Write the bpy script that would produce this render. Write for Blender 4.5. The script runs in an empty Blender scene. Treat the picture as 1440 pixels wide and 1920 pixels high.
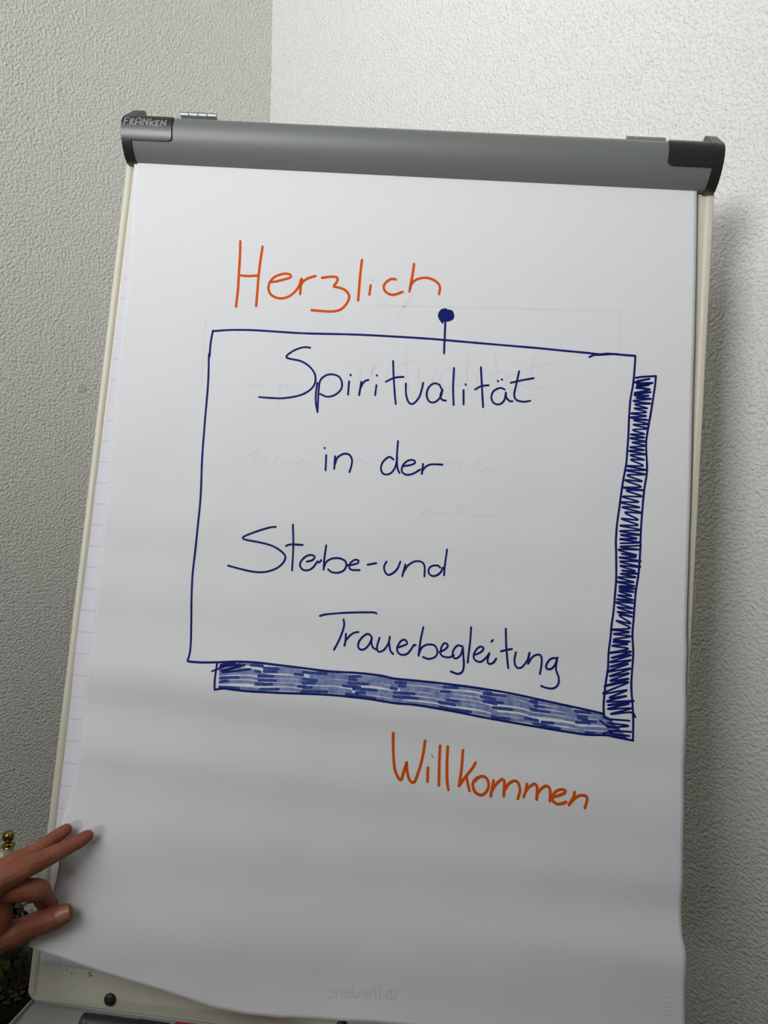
import bpy, bmesh, math, random
from mathutils import Vector, Matrix, noise

# ---------------------------------------------------------------- measured data
BOARD_AXES = [[0.999411, -0.0336473, -0.0067486], [-0.0, -0.1966521, 0.9804733], [-0.0343174, -0.9798958, -0.1965363]]
BOARD_ORIGIN = [-0.396766, 0.891978, 1.69219]
CAMERA_AXES = [[0.9964585, 0.0470411, -0.0696959], [0.0747071, -0.114882, 0.990566], [0.0385905, -0.9922647, -0.1179895]]
BOARD_HEIGHT = 0.98561
SHEET_LEFT = [[0.0, 0.01285, 0.0], [0.17051, 0.02353, 0.15264], [0.22577, 0.02267, 0.20211], [0.29845, 0.02329, 0.26718], [0.39018, 0.02635, 0.34929], [0.45227, 0.02797, 0.40487], [0.50338, 0.02936, 0.45062], [0.56274, 0.03122, 0.50377], [0.61408, 0.03186, 0.54972], [0.6642, 0.03459, 0.5946], [0.68278, 0.03381, 0.61123], [0.71883, 0.03312, 0.6435], [0.75538, 0.03526, 0.67621], [0.78689, 0.03786, 0.70442], [0.81969, 0.03444, 0.73379], [0.84323, 0.0331, 0.75486], [0.85823, 0.03141, 0.76829], [0.87051, 0.03165, 0.77928], [0.89622, 0.03496, 0.80229], [0.91771, 0.03809, 0.82154], [0.93437, 0.03801, 0.83645], [0.94981, 0.03721, 0.85027], [0.96068, 0.03496, 0.86], [0.97822, 0.03079, 0.8757], [0.99409, 0.02564, 0.88991], [1.0, 0.02506, 0.8952]]
SHEET_RIGHT = [[0.0, 0.68385, 0.0], [0.00883, 0.68385, 0.00841], [0.06983, 0.68554, 0.06647], [0.13181, 0.68729, 0.12548], [0.19352, 0.68893, 0.18422], [0.24412, 0.68979, 0.23238], [0.29429, 0.69091, 0.28014], [0.34455, 0.69223, 0.32799], [0.39726, 0.69379, 0.37817], [0.4459, 0.69417, 0.42447], [0.49028, 0.69535, 0.46671], [0.53911, 0.69608, 0.51319], [0.55658, 0.69779, 0.52983], [0.59997, 0.69861, 0.57113], [0.60764, 0.69916, 0.57843], [0.66301, 0.6999, 0.63114], [0.71789, 0.70142, 0.68338], [0.75779, 0.7026, 0.72136], [0.81195, 0.70499, 0.77292], [0.84524, 0.706, 0.80462], [0.86985, 0.70705, 0.82804], [0.88361, 0.71005, 0.84114], [0.89851, 0.71038, 0.85532], [0.92623, 0.71152, 0.88171], [0.9603, 0.7143, 0.91414], [0.98222, 0.7153, 0.93501], [1.0, 0.7157, 0.95193]]
SHEET_BOTTOM = [[0.0, 0.8952], [0.02118, 0.90075], [0.04518, 0.90497], [0.07824, 0.91229], [0.1224, 0.92127], [0.15955, 0.92817], [0.19871, 0.9348], [0.28315, 0.95083], [0.33266, 0.95563], [0.3829, 0.95668], [0.47537, 0.95437], [0.529, 0.95099], [0.55788, 0.95043], [0.69272, 0.94769], [0.85379, 0.948], [1.0, 0.95193]]
STROKES = {
  'herzlich': ('orange', [[2030,1065,2035,1266,2028,1628,2029,1952],[2438,1117,2404,1367,2382,1656,2389,1924],[2068,1529,2213,1529,2374,1513],[2620,1586,2684,1580,2859,1539,2969,1505,2958,1470,2855,1463,2696,1508,2604,1584,2577,1669,2624,1750,2737,1792,2865,1791,2972,1754,3060,1690,3126,1615,3162,1518],[3172,1518,3158,1602,3153,1720],[3151,1602,3212,1539,3305,1494,3415,1464],[3534,1481,3654,1463,3765,1455,3808,1471,3801,1519,3756,1568,3750,1587,3821,1593,3933,1613,4008,1660,4031,1717,4002,1789,3926,1864,3820,1905,3663,1919,3384,1919],[4232,1206,4209,1438,4193,1744],[4404,1533,4388,1658],[4843,1433,4762,1432,4670,1484,4635,1544,4669,1601,4772,1637,4866,1624,4974,1588],[5156,1213,5135,1366,5093,1577],[5097,1530,5140,1458,5232,1407,5371,1383,5497,1400,5593,1446,5627,1502,5612,1583]]),
  'willkommen': ('orange', [[5283,6993,5284,7035,5300,7182,5334,7378,5393,7472,5449,7502,5484,7417,5531,7301],[5531,7301,5542,7393,5582,7480,5638,7513,5677,7497,5749,7336,5794,7187,5812,7027],[5882,7323,5883,7476],[6063,7058,6066,7250,6071,7497],[6189,7054,6192,7254,6204,7433,6228,7529],[6440,7068,6433,7265,6401,7469],[6406,7462,6512,7346,6614,7246,6654,7187],[6512,7346,6537,7416,6573,7505],[6698,7345,6634,7396,6629,7460,6680,7517,6774,7531,6851,7482,6882,7407,6844,7339,6764,7323,6699,7354,6660,7385],[6959,7354,6937,7446,6920,7529],[6938,7464,7006,7385,7096,7321,7131,7336,7135,7425,7131,7507],[7136,7443,7204,7364,7295,7319,7362,7339,7391,7416,7361,7509],[7499,7333,7483,7406,7452,7481],[7471,7434,7534,7365,7625,7316,7660,7333,7668,7404,7663,7485],[7668,7422,7744,7351,7822,7319,7870,7346,7878,7416,7875,7479],[7931,7428,8021,7400,8112,7364,8124,7336,8045,7332,7955,7372,7910,7431,7927,7473,7999,7498,8090,7479,8136,7459],[8268,7338,8251,7393,8182,7487],[8194,7471,8270,7409,8360,7363,8452,7363,8471,7396,8438,7493]]),
  'spiritualitaet': ('blue', [[3426,2412,3307,2414,3155,2462,3032,2535,3016,2565,3089,2581,3289,2600,3455,2667,3553,2763,3558,2878,3470,2971,3300,3046,3028,3100,2793,3114,2596,3118],[3603,2861,3593,3020,3606,3134,3642,3235],[3642,3235,3639,3103,3638,2959,3651,2829,3741,2756,3857,2734,3977,2758,4036,2832,4026,2918,3924,2997,3790,3027,3670,3001],[4158,2803,4156,2975],[4172,2716,4177,2724],[4371,2794,4361,2880,4350,2967],[4361,2880,4404,2806,4455,2771,4493,2762],[4638,2818,4628,2947],[4633,2690,4634,2698],[4898,2491,4923,2670,4964,2895,4995,3034],[4796,2764,4945,2703,5099,2681],[5145,2764,5166,2909,5225,3004,5302,3007,5391,2922,5431,2807,5444,2735],[5764,2789,5721,2739,5624,2732,5541,2794,5519,2885,5568,2961,5664,2965,5754,2897,5785,2810],[5784,2796,5753,2883,5795,2927,5853,2932],[5959,2511,5963,2742,5991,2977],[6146,2779,6161,2957],[6174,2702,6179,2710],[6420,2472,6460,2736,6497,2969],[6343,2757,6446,2708,6571,2689],[6847,2724,6770,2709,6660,2756,6628,2836,6671,2902,6767,2915,6846,2863,6870,2778],[6869,2759,6881,2819,6945,2864,6990,2861],[6722,2623,6730,2629],[6788,2600,6796,2605],[7076,2481,7033,2670,7014,2782,7056,2840,7178,2854,7290,2835],[6943,2634,7122,2592,7327,2551]]),
  'in_der': ('blue', [[3839,3771,3843,3962],[3804,3680,3809,3688],[3994,3772,3992,3933],[4002,3870,4034,3789,4138,3732,4235,3733,4290,3791,4285,3875,4257,3953],[5008,3735,4929,3708,4830,3777,4798,3863,4849,3929,4963,3914,5042,3830,5071,3702],[5068,3498,5063,3703,5085,3840,5123,3893],[5167,3806,5299,3782,5381,3747,5352,3716,5257,3729,5177,3791,5159,3868,5231,3906,5344,3889,5474,3823],[5518,3750,5504,3876],[5513,3834,5566,3780,5659,3744,5849,3732]]),
  'stebe_und': ('blue', [[3056,4746,2935,4768,2729,4833,2539,4904,2487,4937,2544,4955,2757,4964,2986,4984,3152,5032,3248,5094,3228,5170,3123,5254,2952,5317,2792,5339,2596,5337,2264,5308],[3349,4691,3378,4948,3382,5260],[3253,4967,3338,4940,3540,4929],[3627,5128,3721,5101,3760,5056,3700,5038,3606,5065,3531,5130,3513,5189,3573,5235,3669,5230,3745,5186,3803,5116,3818,5103,3836,5124,3875,5086],[3945,4896,3927,5059,3924,5201],[3927,5173,3963,5101,4055,5051,4182,5035,4287,5059,4311,5114,4274,5175,4182,5213,4070,5217,4003,5189],[4317,5109,4411,5094,4511,5061,4518,5031,4454,5028,4378,5074,4359,5121,4401,5156,4544,5147],[4674,5069,4821,5035],[4993,5001,4957,5065,4981,5131,5038,5160,5115,5130,5188,5066,5229,4979],[5316,5005,5275,5153],[5301,5090,5358,5017,5464,4957,5574,4947,5641,4991,5651,5120],[5908,4989,5875,4969,5781,4978,5722,5017,5720,5073,5776,5102,5853,5090,5922,5043,5955,4984],[6007,4762,5984,4959,5981,5076]]),
  'trauerbegleitung': ('blue', [[3915,5768,4028,5736,4385,5681,4807,5635,4867,5643],[4322,5769,4337,5849,4286,5993,4198,6144],[4379,5938,4380,6018,4366,6081],[4377,6019,4461,5941,4523,5907,4587,5894],[4810,5929,4775,5903,4720,5908,4637,5969,4595,6042,4622,6092,4703,6088,4780,6024,4821,5939],[4821,5939,4817,5997,4847,6051,4897,6069],[4950,5926,4917,6033,4941,6091,5027,6067,5102,5980,5120,5898],[5118,5978,5140,6055,5192,6095],[5252,6015,5362,5976,5418,5948,5388,5909,5318,5923,5260,5998,5264,6059,5331,6088,5417,6072,5479,6021,5523,5960,5528,5943,5539,5962,5561,5949],[5670,5727,5639,5879,5618,6070],[5620,6052,5669,5967,5763,5924,5876,5924,5930,5987,5901,6052,5790,6090,5692,6078],[5963,5994,6056,5951,6100,5901,6049,5877,6004,5911,5979,5993,6013,6034,6126,6039,6205,6004],[6341,5889,6260,5885,6194,5949,6190,6017,6239,6041,6317,5993,6348,5904],[6348,5899,6366,6010,6377,6099,6360,6178,6282,6214,6168,6197],[6465,5648,6463,5819,6439,6066],[6540,5970,6649,5925,6693,5876,6644,5858,6576,5899,6534,5971,6559,6025,6656,6037,6749,5972,6793,5922],[6793,5922,6767,6003,6784,6046,6863,6027,6909,5973],[6814,5784,6838,5763],[7040,5609,7062,5804,7112,6064],[6982,5880,7091,5851,7160,5835],[7226,5867,7211,5969,7246,6037,7325,6035,7417,5948,7448,5855],[7451,5850,7433,5958],[7435,5980,7508,5890,7601,5856,7650,5880,7657,5969,7633,6077],[7904,5872,7856,5871,7794,5892,7736,5961,7744,6004,7817,6001,7877,5947,7913,5858],[7913,5858,7896,5989,7944,6094,7932,6172,7855,6219,7745,6223,7659,6210]]),
  'dots': ('grey', [[4438,1461,4442,1468],[5935,7172,5959,7201]]),
  'frame': ('blue', [[1670,2304,1956,2271,2339,2248,2818,2240,3293,2231,4048,2198,4705,2179,5452,2167,6101,2169,6747,2170,7386,2172,7842,2177,8204,2179,8419,2184,8560,2168,8774,2168,9022,2167],[1663,2297,1643,2464,1648,2642],[1632,2612,1668,3019,1661,3547,1663,4026,1695,4541,1685,4970,1660,5354,1666,5631,1744,6349,1725,6536],[1744,6540,1943,6528,2222,6496,2585,6449,2875,6426,3254,6416,3661,6406,4123,6398,4636,6368,5007,6360,5242,6370,5686,6355,6217,6343,6718,6339,7157,6344,7596,6364,8033,6385,8409,6402,8683,6417],[9022,2167,9020,2286,9006,2507,8971,2690,8958,2896,8955,3127,8944,3306,8933,3472,8888,3691,8861,3857,8837,4047,8814,4237,8809,4438,8812,4449,8823,4618,8834,4838,8826,5034,8808,5254,8775,5450,8741,5683,8738,5914,8704,6081,8683,6258,8680,6357,8695,6455],[8252,2229,8331,2198,8437,2189,8667,2166,8773,2168],[9046,2436,9142,2418,9380,2392],[9380,2392,9369,2522,9342,2690,9314,2858,9285,3001,9255,3169,9257,3309,9274,3459,9274,3586,9240,3764,9222,3966,9212,4204,9210,4403,9214,4414,9208,4571,9193,4780,9165,4938,9148,5145,9137,5326,9118,5518,9137,5708,9127,5938,9121,6088,9145,6272,9163,6456,9171,6668],[2252,6811,2408,6778,2554,6775,2843,6762,3302,6726,3842,6682,4266,6654,4833,6640,5264,6643,5558,6630,5853,6631,6295,6642,6736,6657,7146,6666,7614,6675,8079,6681,8424,6678,8739,6651,8884,6656,9172,6666],[2252,6811,2233,6673,2239,6504],[5751,1920,5758,2046,5772,2338]]),
  'hatch_right': ('blue', [[9331,2479,9052,2556,9291,2559,9029,2621,9310,2590,9022,2648,9277,2637,9059,2677,9314,2673,9016,2719,9308,2731,9045,2758,9258,2792,9038,2807,9243,2840,8985,2873,9245,2886,8977,2923,9273,2932,9037,2951,9293,2981,9030,3006,9268,3034,9024,3071,9223,3105,8990,3127,9225,3148,8983,3173,9247,3195,9020,3221,9240,3246,8984,3282,9225,3298,8966,3328,9253,3347,8995,3376,9229,3415,9005,3429,9214,3487,8926,3511,9259,3534,8928,3564,9252,3587,8951,3620,9202,3673,8918,3682,9187,3740,8883,3773,9224,3778,8946,3803,9200,3851,8884,3880,9155,3921,8856,3951,9172,3985,8886,4005,9219,4047,8937,4064,9159,4133,8883,4143,9163,4196,8866,4226,9214,4250,8865,4292,9200,4307,8881,4335,9151,4356,8870,4386,9196,4398,8887,4434],[9074,2470,9285,2431,9031,2493,9332,2479,9059,2517,9271,2509,9061,2542,9220,2551],[9188,4436,8881,4476,9190,4482,8852,4513,9156,4550,8902,4555,9148,4574,8868,4603,9231,4615,8884,4649,9225,4683,8890,4697,9141,4737,8920,4750,9184,4765,8904,4790,9155,4809,8861,4836,9125,4870,8845,4889,9137,4914,8885,4937,9147,4946,8886,4963,9131,4982,8888,4995,9098,5030,8872,5045,9127,5077,8856,5091,9128,5109,8840,5129,9122,5173,8869,5184,9124,5225,8871,5238,9116,5270,8903,5271,9093,5349,8857,5340,9085,5403,8766,5451,9070,5449,8809,5497,9089,5496,8806,5561,9077,5558,8798,5588,9042,5589,8788,5634,9051,5643,8726,5726,9101,5670,8787,5775,9104,5709,8764,5828,9108,5768,8769,5879,9066,5814,8722,5941,9105,5864,8769,5987,9081,5921,8777,6038,9080,5983,8678,6109,9075,6021,8666,6191,9050,6114,8768,6228,9049,6180,8724,6276,9167,6223,8742,6314,9091,6262,8743,6357,9128,6309,8796,6407,9126,6355,9196,6403],[8699,6461,8771,6466,9103,6450],[8755,6511,9088,6510,8758,6561],[8779,6596,9137,6571],[8799,6626,9114,6621],[8629,6499,8758,6548],[8691,6631,8833,6603]]),
  'ticks': ('blue', [[2167,6605,2335,6543,2531,6478],[2291,6548,2560,6475,2362,6530,2634,6475],[2340,6572,2722,6471,2344,6597,2816,6510],[2296,6524,2501,6474]]),
  'hatch_wash': ('wash', [[2309,6525,2544,6480,2780,6453,3018,6457],[2314,6588,2537,6546,2761,6522,2987,6525],[2316,6622,2590,6577,2864,6552,3141,6554],[2322,6671,2579,6630,2838,6606,3100,6607],[2328,6717,2590,6678,2852,6655,3119,6655],[2334,6771,2590,6750,2845,6732,3102,6719],[3050,6479,3302,6455,3555,6441,3812,6448],[3050,6516,3268,6491,3486,6477,3710,6483],[2970,6576,3297,6544,3623,6522,3954,6522],[2979,6622,3287,6589,3594,6566,3905,6564],[2932,6673,3215,6639,3501,6615,3790,6611],[3018,6723,3262,6689,3507,6664,3757,6661],[3834,6450,4036,6431,4240,6418,4450,6420],[3842,6486,4094,6465,4347,6448,4607,6449],[3705,6538,3990,6512,4276,6495,4568,6495],[3721,6574,4038,6545,4355,6525,4678,6526],[3741,6627,4000,6598,4258,6579,4523,6584],[3721,6669,4025,6634,4331,6613,4642,6618],[4489,6424,4798,6399,5109,6392,5428,6405],[4473,6461,4786,6436,5101,6428,5423,6441],[4487,6500,4748,6477,5011,6468,5281,6485],[4570,6555,4875,6534,5182,6530,5498,6535],[4619,6594,4875,6575,5133,6570,5399,6580],[4664,6625,4903,6621,5139,6617,5379,6619],[5260,6416,5533,6394,5809,6382,6095,6392],[5201,6462,5528,6441,5858,6430,6198,6442],[5363,6483,5574,6464,5789,6455,6013,6468],[5250,6530,5548,6508,5849,6500,6159,6515],[5242,6578,5576,6554,5911,6548,6256,6567],[5427,6616,5683,6609,5937,6606,6197,6619],[6067,6387,6323,6369,6583,6361,6855,6378],[6023,6440,6313,6424,6606,6419,6910,6436],[5960,6485,6279,6470,6600,6467,6933,6486],[6126,6528,6357,6516,6591,6513,6837,6532],[6024,6567,6322,6556,6623,6557,6936,6577],[6189,6619,6457,6616,6727,6617,7009,6639],[6729,6396,7012,6383,7299,6384,7599,6412],[6739,6438,7008,6425,7282,6425,7569,6451],[6756,6477,7029,6464,7306,6464,7597,6489],[6886,6535,7113,6523,7346,6522,7592,6545],[6879,6597,7119,6586,7365,6584,7625,6607],[6950,6639,7215,6630,7483,6629,7767,6650],[7496,6402,7709,6396,7927,6400,8161,6424],[7571,6450,7789,6443,8012,6445,8252,6467],[7515,6495,7808,6490,8106,6492,8421,6509],[7479,6542,7799,6536,8123,6537,8465,6550],[7698,6618,7902,6606,8111,6603,8338,6619],[7689,6654,7981,6658,8269,6654,8565,6645],[8219,6440,8410,6431,8606,6435,8809,6481],[8278,6489,8466,6475,8659,6477,8862,6517],[8356,6535,8534,6518,8718,6518,8913,6553],[8249,6559,8471,6541,8698,6536,8939,6571],[8297,6620,8523,6597,8755,6587,9003,6615],[8412,6657,8626,6640,8834,6633,9050,6647]]),
  'hatch_dark': ('mid', [[2308,6519,2358,6507,2408,6496],[3018,6454,2917,6457,2817,6463],[2313,6582,2384,6566,2455,6554],[2987,6522,2946,6523,2905,6525],[2321,6665,2475,6642,2632,6626],[2328,6711,2397,6694,2467,6685],[3118,6651,3072,6654,3025,6657],[2334,6771,2495,6754,2657,6747],[3049,6473,3170,6464,3290,6455],[3812,6445,3761,6447,3711,6448],[3049,6510,3156,6500,3263,6491],[3709,6480,3641,6483,3573,6486],[2969,6569,3095,6558,3221,6547],[3953,6519,3842,6524,3731,6528],[2978,6616,3119,6603,3260,6591],[2931,6667,3068,6653,3206,6640],[3789,6608,3718,6612,3647,6617],[3017,6716,3170,6700,3323,6684],[3833,6444,3967,6437,4102,6429],[4606,6446,4553,6449,4501,6451],[4567,6493,4523,6495,4479,6496],[3719,6568,3822,6558,3925,6549],[4677,6523,4536,6529,4394,6534],[3740,6621,3808,6613,3876,6604],[3719,6663,3925,6644,4132,6628],[4641,6615,4546,6618,4452,6621],[4487,6419,4580,6410,4672,6401],[5426,6402,5376,6404,5325,6406],[5422,6438,5371,6440,5321,6442],[4485,6495,4646,6484,4807,6476],[5280,6482,5236,6482,5193,6482],[4568,6550,4761,6539,4953,6534],[4617,6589,4689,6582,4762,6576],[4664,6625,4802,6621,4939,6621],[5258,6411,5343,6404,5429,6397],[5248,6524,5413,6516,5578,6507],[5240,6572,5447,6561,5653,6553],[6254,6564,6122,6562,5989,6560],[6197,6619,6107,6617,6017,6615],[6063,6381,6178,6375,6292,6369],[6853,6374,6811,6374,6769,6373],[6020,6435,6091,6430,6163,6425],[6908,6433,6796,6431,6684,6431],[6931,6483,6830,6481,6728,6480],[6123,6522,6221,6519,6319,6515],[6188,6617,6355,6617,6521,6618],[7007,6635,6941,6634,6876,6633],[6726,6389,6902,6386,7078,6384],[7597,6409,7540,6406,7484,6404],[6752,6470,6900,6467,7048,6465],[7594,6486,7546,6485,7497,6483],[6882,6529,7038,6527,7193,6524],[7623,6603,7517,6601,7412,6598],[6947,6634,7053,6631,7159,6629],[7764,6647,7661,6645,7557,6643],[7492,6396,7545,6393,7598,6391],[7566,6443,7644,6442,7722,6440],[7511,6489,7661,6489,7811,6490],[8418,6506,8346,6507,8273,6508],[7693,6611,7782,6609,7870,6606],[7689,6654,7836,6656,7983,6658],[8214,6434,8341,6433,8466,6433],[8806,6479,8749,6459,8686,6448],[8273,6483,8338,6479,8402,6475],[8351,6530,8458,6523,8566,6518],[8911,6551,8863,6541,8815,6532],[8244,6554,8354,6549,8463,6541],[8936,6568,8841,6552,8740,6547],[8412,6657,8478,6652,8544,6647],[9050,6647,8960,6642,8869,6639]]),
  'ghost': ('ghost', [[4342,2584,4340,2756],[4357,2496,4362,2505],[4560,2576,4549,2663,4538,2750],[4549,2663,4593,2589,4645,2554,4684,2546],[4833,2603,4822,2733],[4828,2475,4829,2483],[5099,2279,5124,2458,5165,2684,5198,2824],[4994,2551,5147,2491,5304,2471],[5351,2555,5372,2701,5431,2796,5510,2800,5601,2716,5642,2601,5655,2529],[5982,2586,5939,2535,5840,2527,5755,2588,5731,2680,5781,2756,5879,2761,5971,2694,6003,2608],[6002,2594,5970,2680,6013,2725,6072,2730],[6182,2310,6186,2541,6213,2777],[6372,2580,6387,2758],[6401,2503,6406,2511],[6652,2275,6693,2540,6730,2774],[6574,2560,6679,2512,6806,2494],[7087,2532,7009,2517,6896,2562,6863,2642,6907,2709,7004,2723,7086,2671,7110,2586],[7109,2567,7121,2627,7186,2673,7232,2671],[6960,2430,6968,2435],[7028,2407,7036,2412],[7321,2291,7277,2480,7258,2592,7300,2650,7425,2665,7539,2647],[7185,2443,7368,2402,7578,2363],[4471,1796,5408,1756,6614,1708,8716,1632],[8733,1618,8776,2265],[1513,2163,1534,2592,1546,3054],[4906,1889,5032,1756,5163,1610],[2496,3871,2668,3814,2569,4015],[2709,3940,2793,3890,2842,3972,2973,3919,2997,3853],[3124,3949,3235,3877,3330,3954,3410,3863,3532,3917],[4340,3830,4452,3779,4572,3833],[5891,3791,5941,3684,6033,3780,6083,3673,6173,3748],[6255,3701,6344,3756,6395,3669],[6448,3603,6456,3747],[6514,3763,6596,3716,6683,3750],[2324,2974,2621,2962],[2938,3190,2972,2927,3095,2962]]),
  'ghost_red': ('ghost_red', [[6208,4217,6144,4263,6217,4318,6256,4254,6197,4218],[5540,4376,5647,4305,5770,4397],[5764,4336,5991,4337],[6387,4324,6835,4286]]),
  'watermark': ('ghost', [[4503,9697,4535,9799],[4517,9745,4541,9722,4586,9723,4611,9755,4603,9792,4543,9792],[4658,9792,4641,9738,4661,9718,4707,9721,4737,9787],[4753,9721,4771,9785],[4761,9749,4788,9738,4845,9746,4854,9776,4821,9783,4767,9770],[4753,9724,4785,9710,4832,9718],[4861,9676,4890,9781],[4906,9712,4925,9780],[4920,9761,4960,9778,5002,9768,4995,9709],[5123,9735,5039,9738,5041,9710,5078,9699,5117,9713,5131,9747,5108,9773,5051,9766],[5173,9770,5158,9714,5177,9694,5224,9699,5252,9767],[5233,9695,5252,9767],[5298,9656,5330,9782],[5376,9727,5383,9752],[5427,9691,5446,9767,5564,9758],[5427,9691,5544,9676,5566,9764],[5488,9693,5502,9750],[9752,9348,9683,9367,9675,9411,9758,9417],[9681,9506,9787,9498],[9680,9548,9786,9535],[9710,9576,9740,9583],[9689,9473,9788,9445]]),
  'blob': ('fill', [[5902,1845,5894,1887,5847,1917,5786,1931,5730,1934,5673,1927,5633,1902,5633,1860,5660,1818,5695,1788,5747,1774,5810,1771,5857,1779,5884,1805]]),
  'pin_scribble': ('blue', [[5634,1835,5676,1787,5752,1771],[5630,1858,5656,1903,5707,1946]]),
}
HAND = {'thumb': [(-0.451, 0.6319, 0.829, 0.0165), (-0.4284, 0.6417, 0.8418, 0.0135), (-0.4074, 0.6483, 0.8483, 0.0116), (-0.3907, 0.6537, 0.8545, 0.0109), (-0.3763, 0.6586, 0.858, 0.0097), (-0.3656, 0.6615, 0.8621, 0.0083)], 'index': [(-0.4279, 0.6396, 0.9021, 0.0125), (-0.4097, 0.6413, 0.8999, 0.0112), (-0.3977, 0.645, 0.8977, 0.0104), (-0.3868, 0.6523, 0.8932, 0.01), (-0.388, 0.6662, 0.8708, 0.0082), (-0.3858, 0.678, 0.8534, 0.007)], 'middle': [(-0.4115, 0.6346, 0.9175, 0.0115), (-0.3966, 0.644, 0.9232, 0.0102), (-0.3869, 0.6563, 0.9234, 0.0088), (-0.3777, 0.6679, 0.9249, 0.008), (-0.3687, 0.6785, 0.9266, 0.007), (-0.3619, 0.6861, 0.9283, 0.0066), (-0.3547, 0.6919, 0.9318, 0.0052)], 'ring': [(-0.4314, 0.6414, 0.9112, 0.0115), (-0.4147, 0.6522, 0.9189, 0.0095), (-0.4054, 0.6631, 0.9222, 0.0082), (-0.3966, 0.6732, 0.9262, 0.0074), (-0.3885, 0.6853, 0.9305, 0.0064), (-0.3794, 0.6936, 0.936, 0.0051)], 'little': [(-0.4502, 0.6535, 0.9014, 0.0105), (-0.4373, 0.6666, 0.9048, 0.0078), (-0.4265, 0.6775, 0.9084, 0.0068), (-0.418, 0.6861, 0.91, 0.0062), (-0.4093, 0.6948, 0.9123, 0.0052)], 'wrist': [(-0.4622, 0.6043, 0.8952, 0.025), (-0.4811, 0.5689, 0.8973, 0.03), (-0.4977, 0.5097, 0.9078, 0.037), (-0.5019, 0.4605, 0.9172, 0.042), (-0.4928, 0.3925, 0.9337, 0.045)], 'web': [(-0.4276, 0.6408, 0.8473, 0.0125), (-0.4186, 0.6395, 0.8708, 0.0105), (-0.4218, 0.6396, 0.8919, 0.0105)], 'nail': [(-0.3639, 0.6543, 0.8668, 0.007), (-0.3732, 0.6533, 0.8622, 0.0065)]}
PLANT = {'center': [-0.5745, 0.88, 0.6211], 'foot': [-0.5757, 0.8638, 0.5403]}
KNOB = [-0.7373, 1.15, 0.6222]
POST_RAIL = [-0.7475, 1.1447, 0.5835]
PLANT_CENTER = [-0.6211, 0.9486, 0.5574]
PLANT_POT = [-0.6245, 0.9386, 0.4757]
STAIN = [-0.5011, 0.9787, 1.4172]
def lerp_table(tab, x):
    if x <= tab[0][0]: return tab[0][1:]
    for a, b in zip(tab, tab[1:]):
        if x <= b[0]:
            k = (x - a[0]) / (b[0] - a[0])
            return tuple(p + (q - p) * k for p, q in zip(a[1:], b[1:]))
    return tab[-1][1:]
LIFT_LEFT = [(0,.008),(.1,.010),(.4,.012),(.62,.015),(.72,.022),(.80,.037),(.86,.052),(.905,.062),(.93,.066)]
LIFT_RIGHT = [(0,.008),(.1,.010),(.5,.013),(.8,.017),(1.0,.019)]
def gauss(x, c, w): return math.exp(-((x - c) / w) ** 2)
def ripple(s, v):
    a = .0013 * math.sin(70 * (v - .50) + .5 * s) * (1 - .55 * s) * min(1, max(0, (v - .33) / .15))
    a += .0105 * gauss(v, .610 + .02 * s, .052) * gauss(s, .36, .34)
    a += .0010 * gauss(v, .615 + .01 * s, .018) * (1 - .7 * s) - .0008 * gauss(v, .650 + .012 * s, .016)
    a += .0014 * gauss(v, .700 + .02 * s, .022) * (1 - .5 * s)
    a += .0030 * gauss(v, .905 - .02 * s, .042) * gauss(s, .60, .30)
    a += s ** 2 * (-.0035 * gauss(v, .800, .022) + .0050 * gauss(v, .850, .024))
    a += .0005 * math.sin(23 * s + 31 * v) * math.sin(17 * s - 12 * v + 1) * min(1, max(0, (v - .1) / .2))
    return a * min(1, max(0, v / .1))
def sheet_lift(s, v):
    nl = lerp_table(LIFT_LEFT, v)[0]; nr = lerp_table(LIFT_RIGHT, v)[0]
    g = max(0, 1 - s / .45) ** 1.4
    return nr + (nl - nr) * g + ripple(s, v)
def sheet_point(s, t):
    """board coordinates (across, down, towards the room) of a point of the top sheet"""
    ul, vl = lerp_table(SHEET_LEFT, t); ur, vr = lerp_table(SHEET_RIGHT, t)
    v = vl + (vr - vl) * s
    b = lerp_table(SHEET_BOTTOM, s)[0]
    bl = SHEET_LEFT[-1][2]; br = SHEET_RIGHT[-1][2]
    v += max(0, (t - .55) / .45) ** 2.5 * (b - (bl + (br - bl) * s))
    return (ul + (ur - ul) * s, v, sheet_lift(s, v))

M3 = Matrix(BOARD_AXES); ORIGIN = Vector(BOARD_ORIGIN)
scene = bpy.context.scene
COL = scene.collection

# ---------------------------------------------------------------- camera, world, light, exposure
cam_data = bpy.data.cameras.new('camera'); cam = bpy.data.objects.new('camera', cam_data); COL.objects.link(cam)
r, d, f = [Vector([row[i] for row in CAMERA_AXES]) for i in range(3)]
cm = Matrix((r, -d, -f)).transposed().to_4x4(); cm.translation = (0, 0, 1.38)
cam.matrix_world = cm
cam_data.sensor_fit = 'AUTO'; cam_data.sensor_width = 36; cam_data.lens = 36 * 1330 / 1920
cam_data.clip_start = .02
scene.camera = cam

world = bpy.data.worlds.new('daylight'); scene.world = world; world.use_nodes = True
world.node_tree.nodes['Background'].inputs[0].default_value = (.86, .93, 1, 1)
world.node_tree.nodes['Background'].inputs[1].default_value = 1.0

CORNER = Vector((-.472, 1.926, 0)); ALPHA = math.radians(42)
DIR_R = Vector((math.cos(ALPHA), -math.sin(ALPHA), 0)); DIR_L = Vector((-math.sin(ALPHA), -math.cos(ALPHA), 0))
ROOM_R, ROOM_L, ROOM_H = 3.6, 4.2, 2.6

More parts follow.
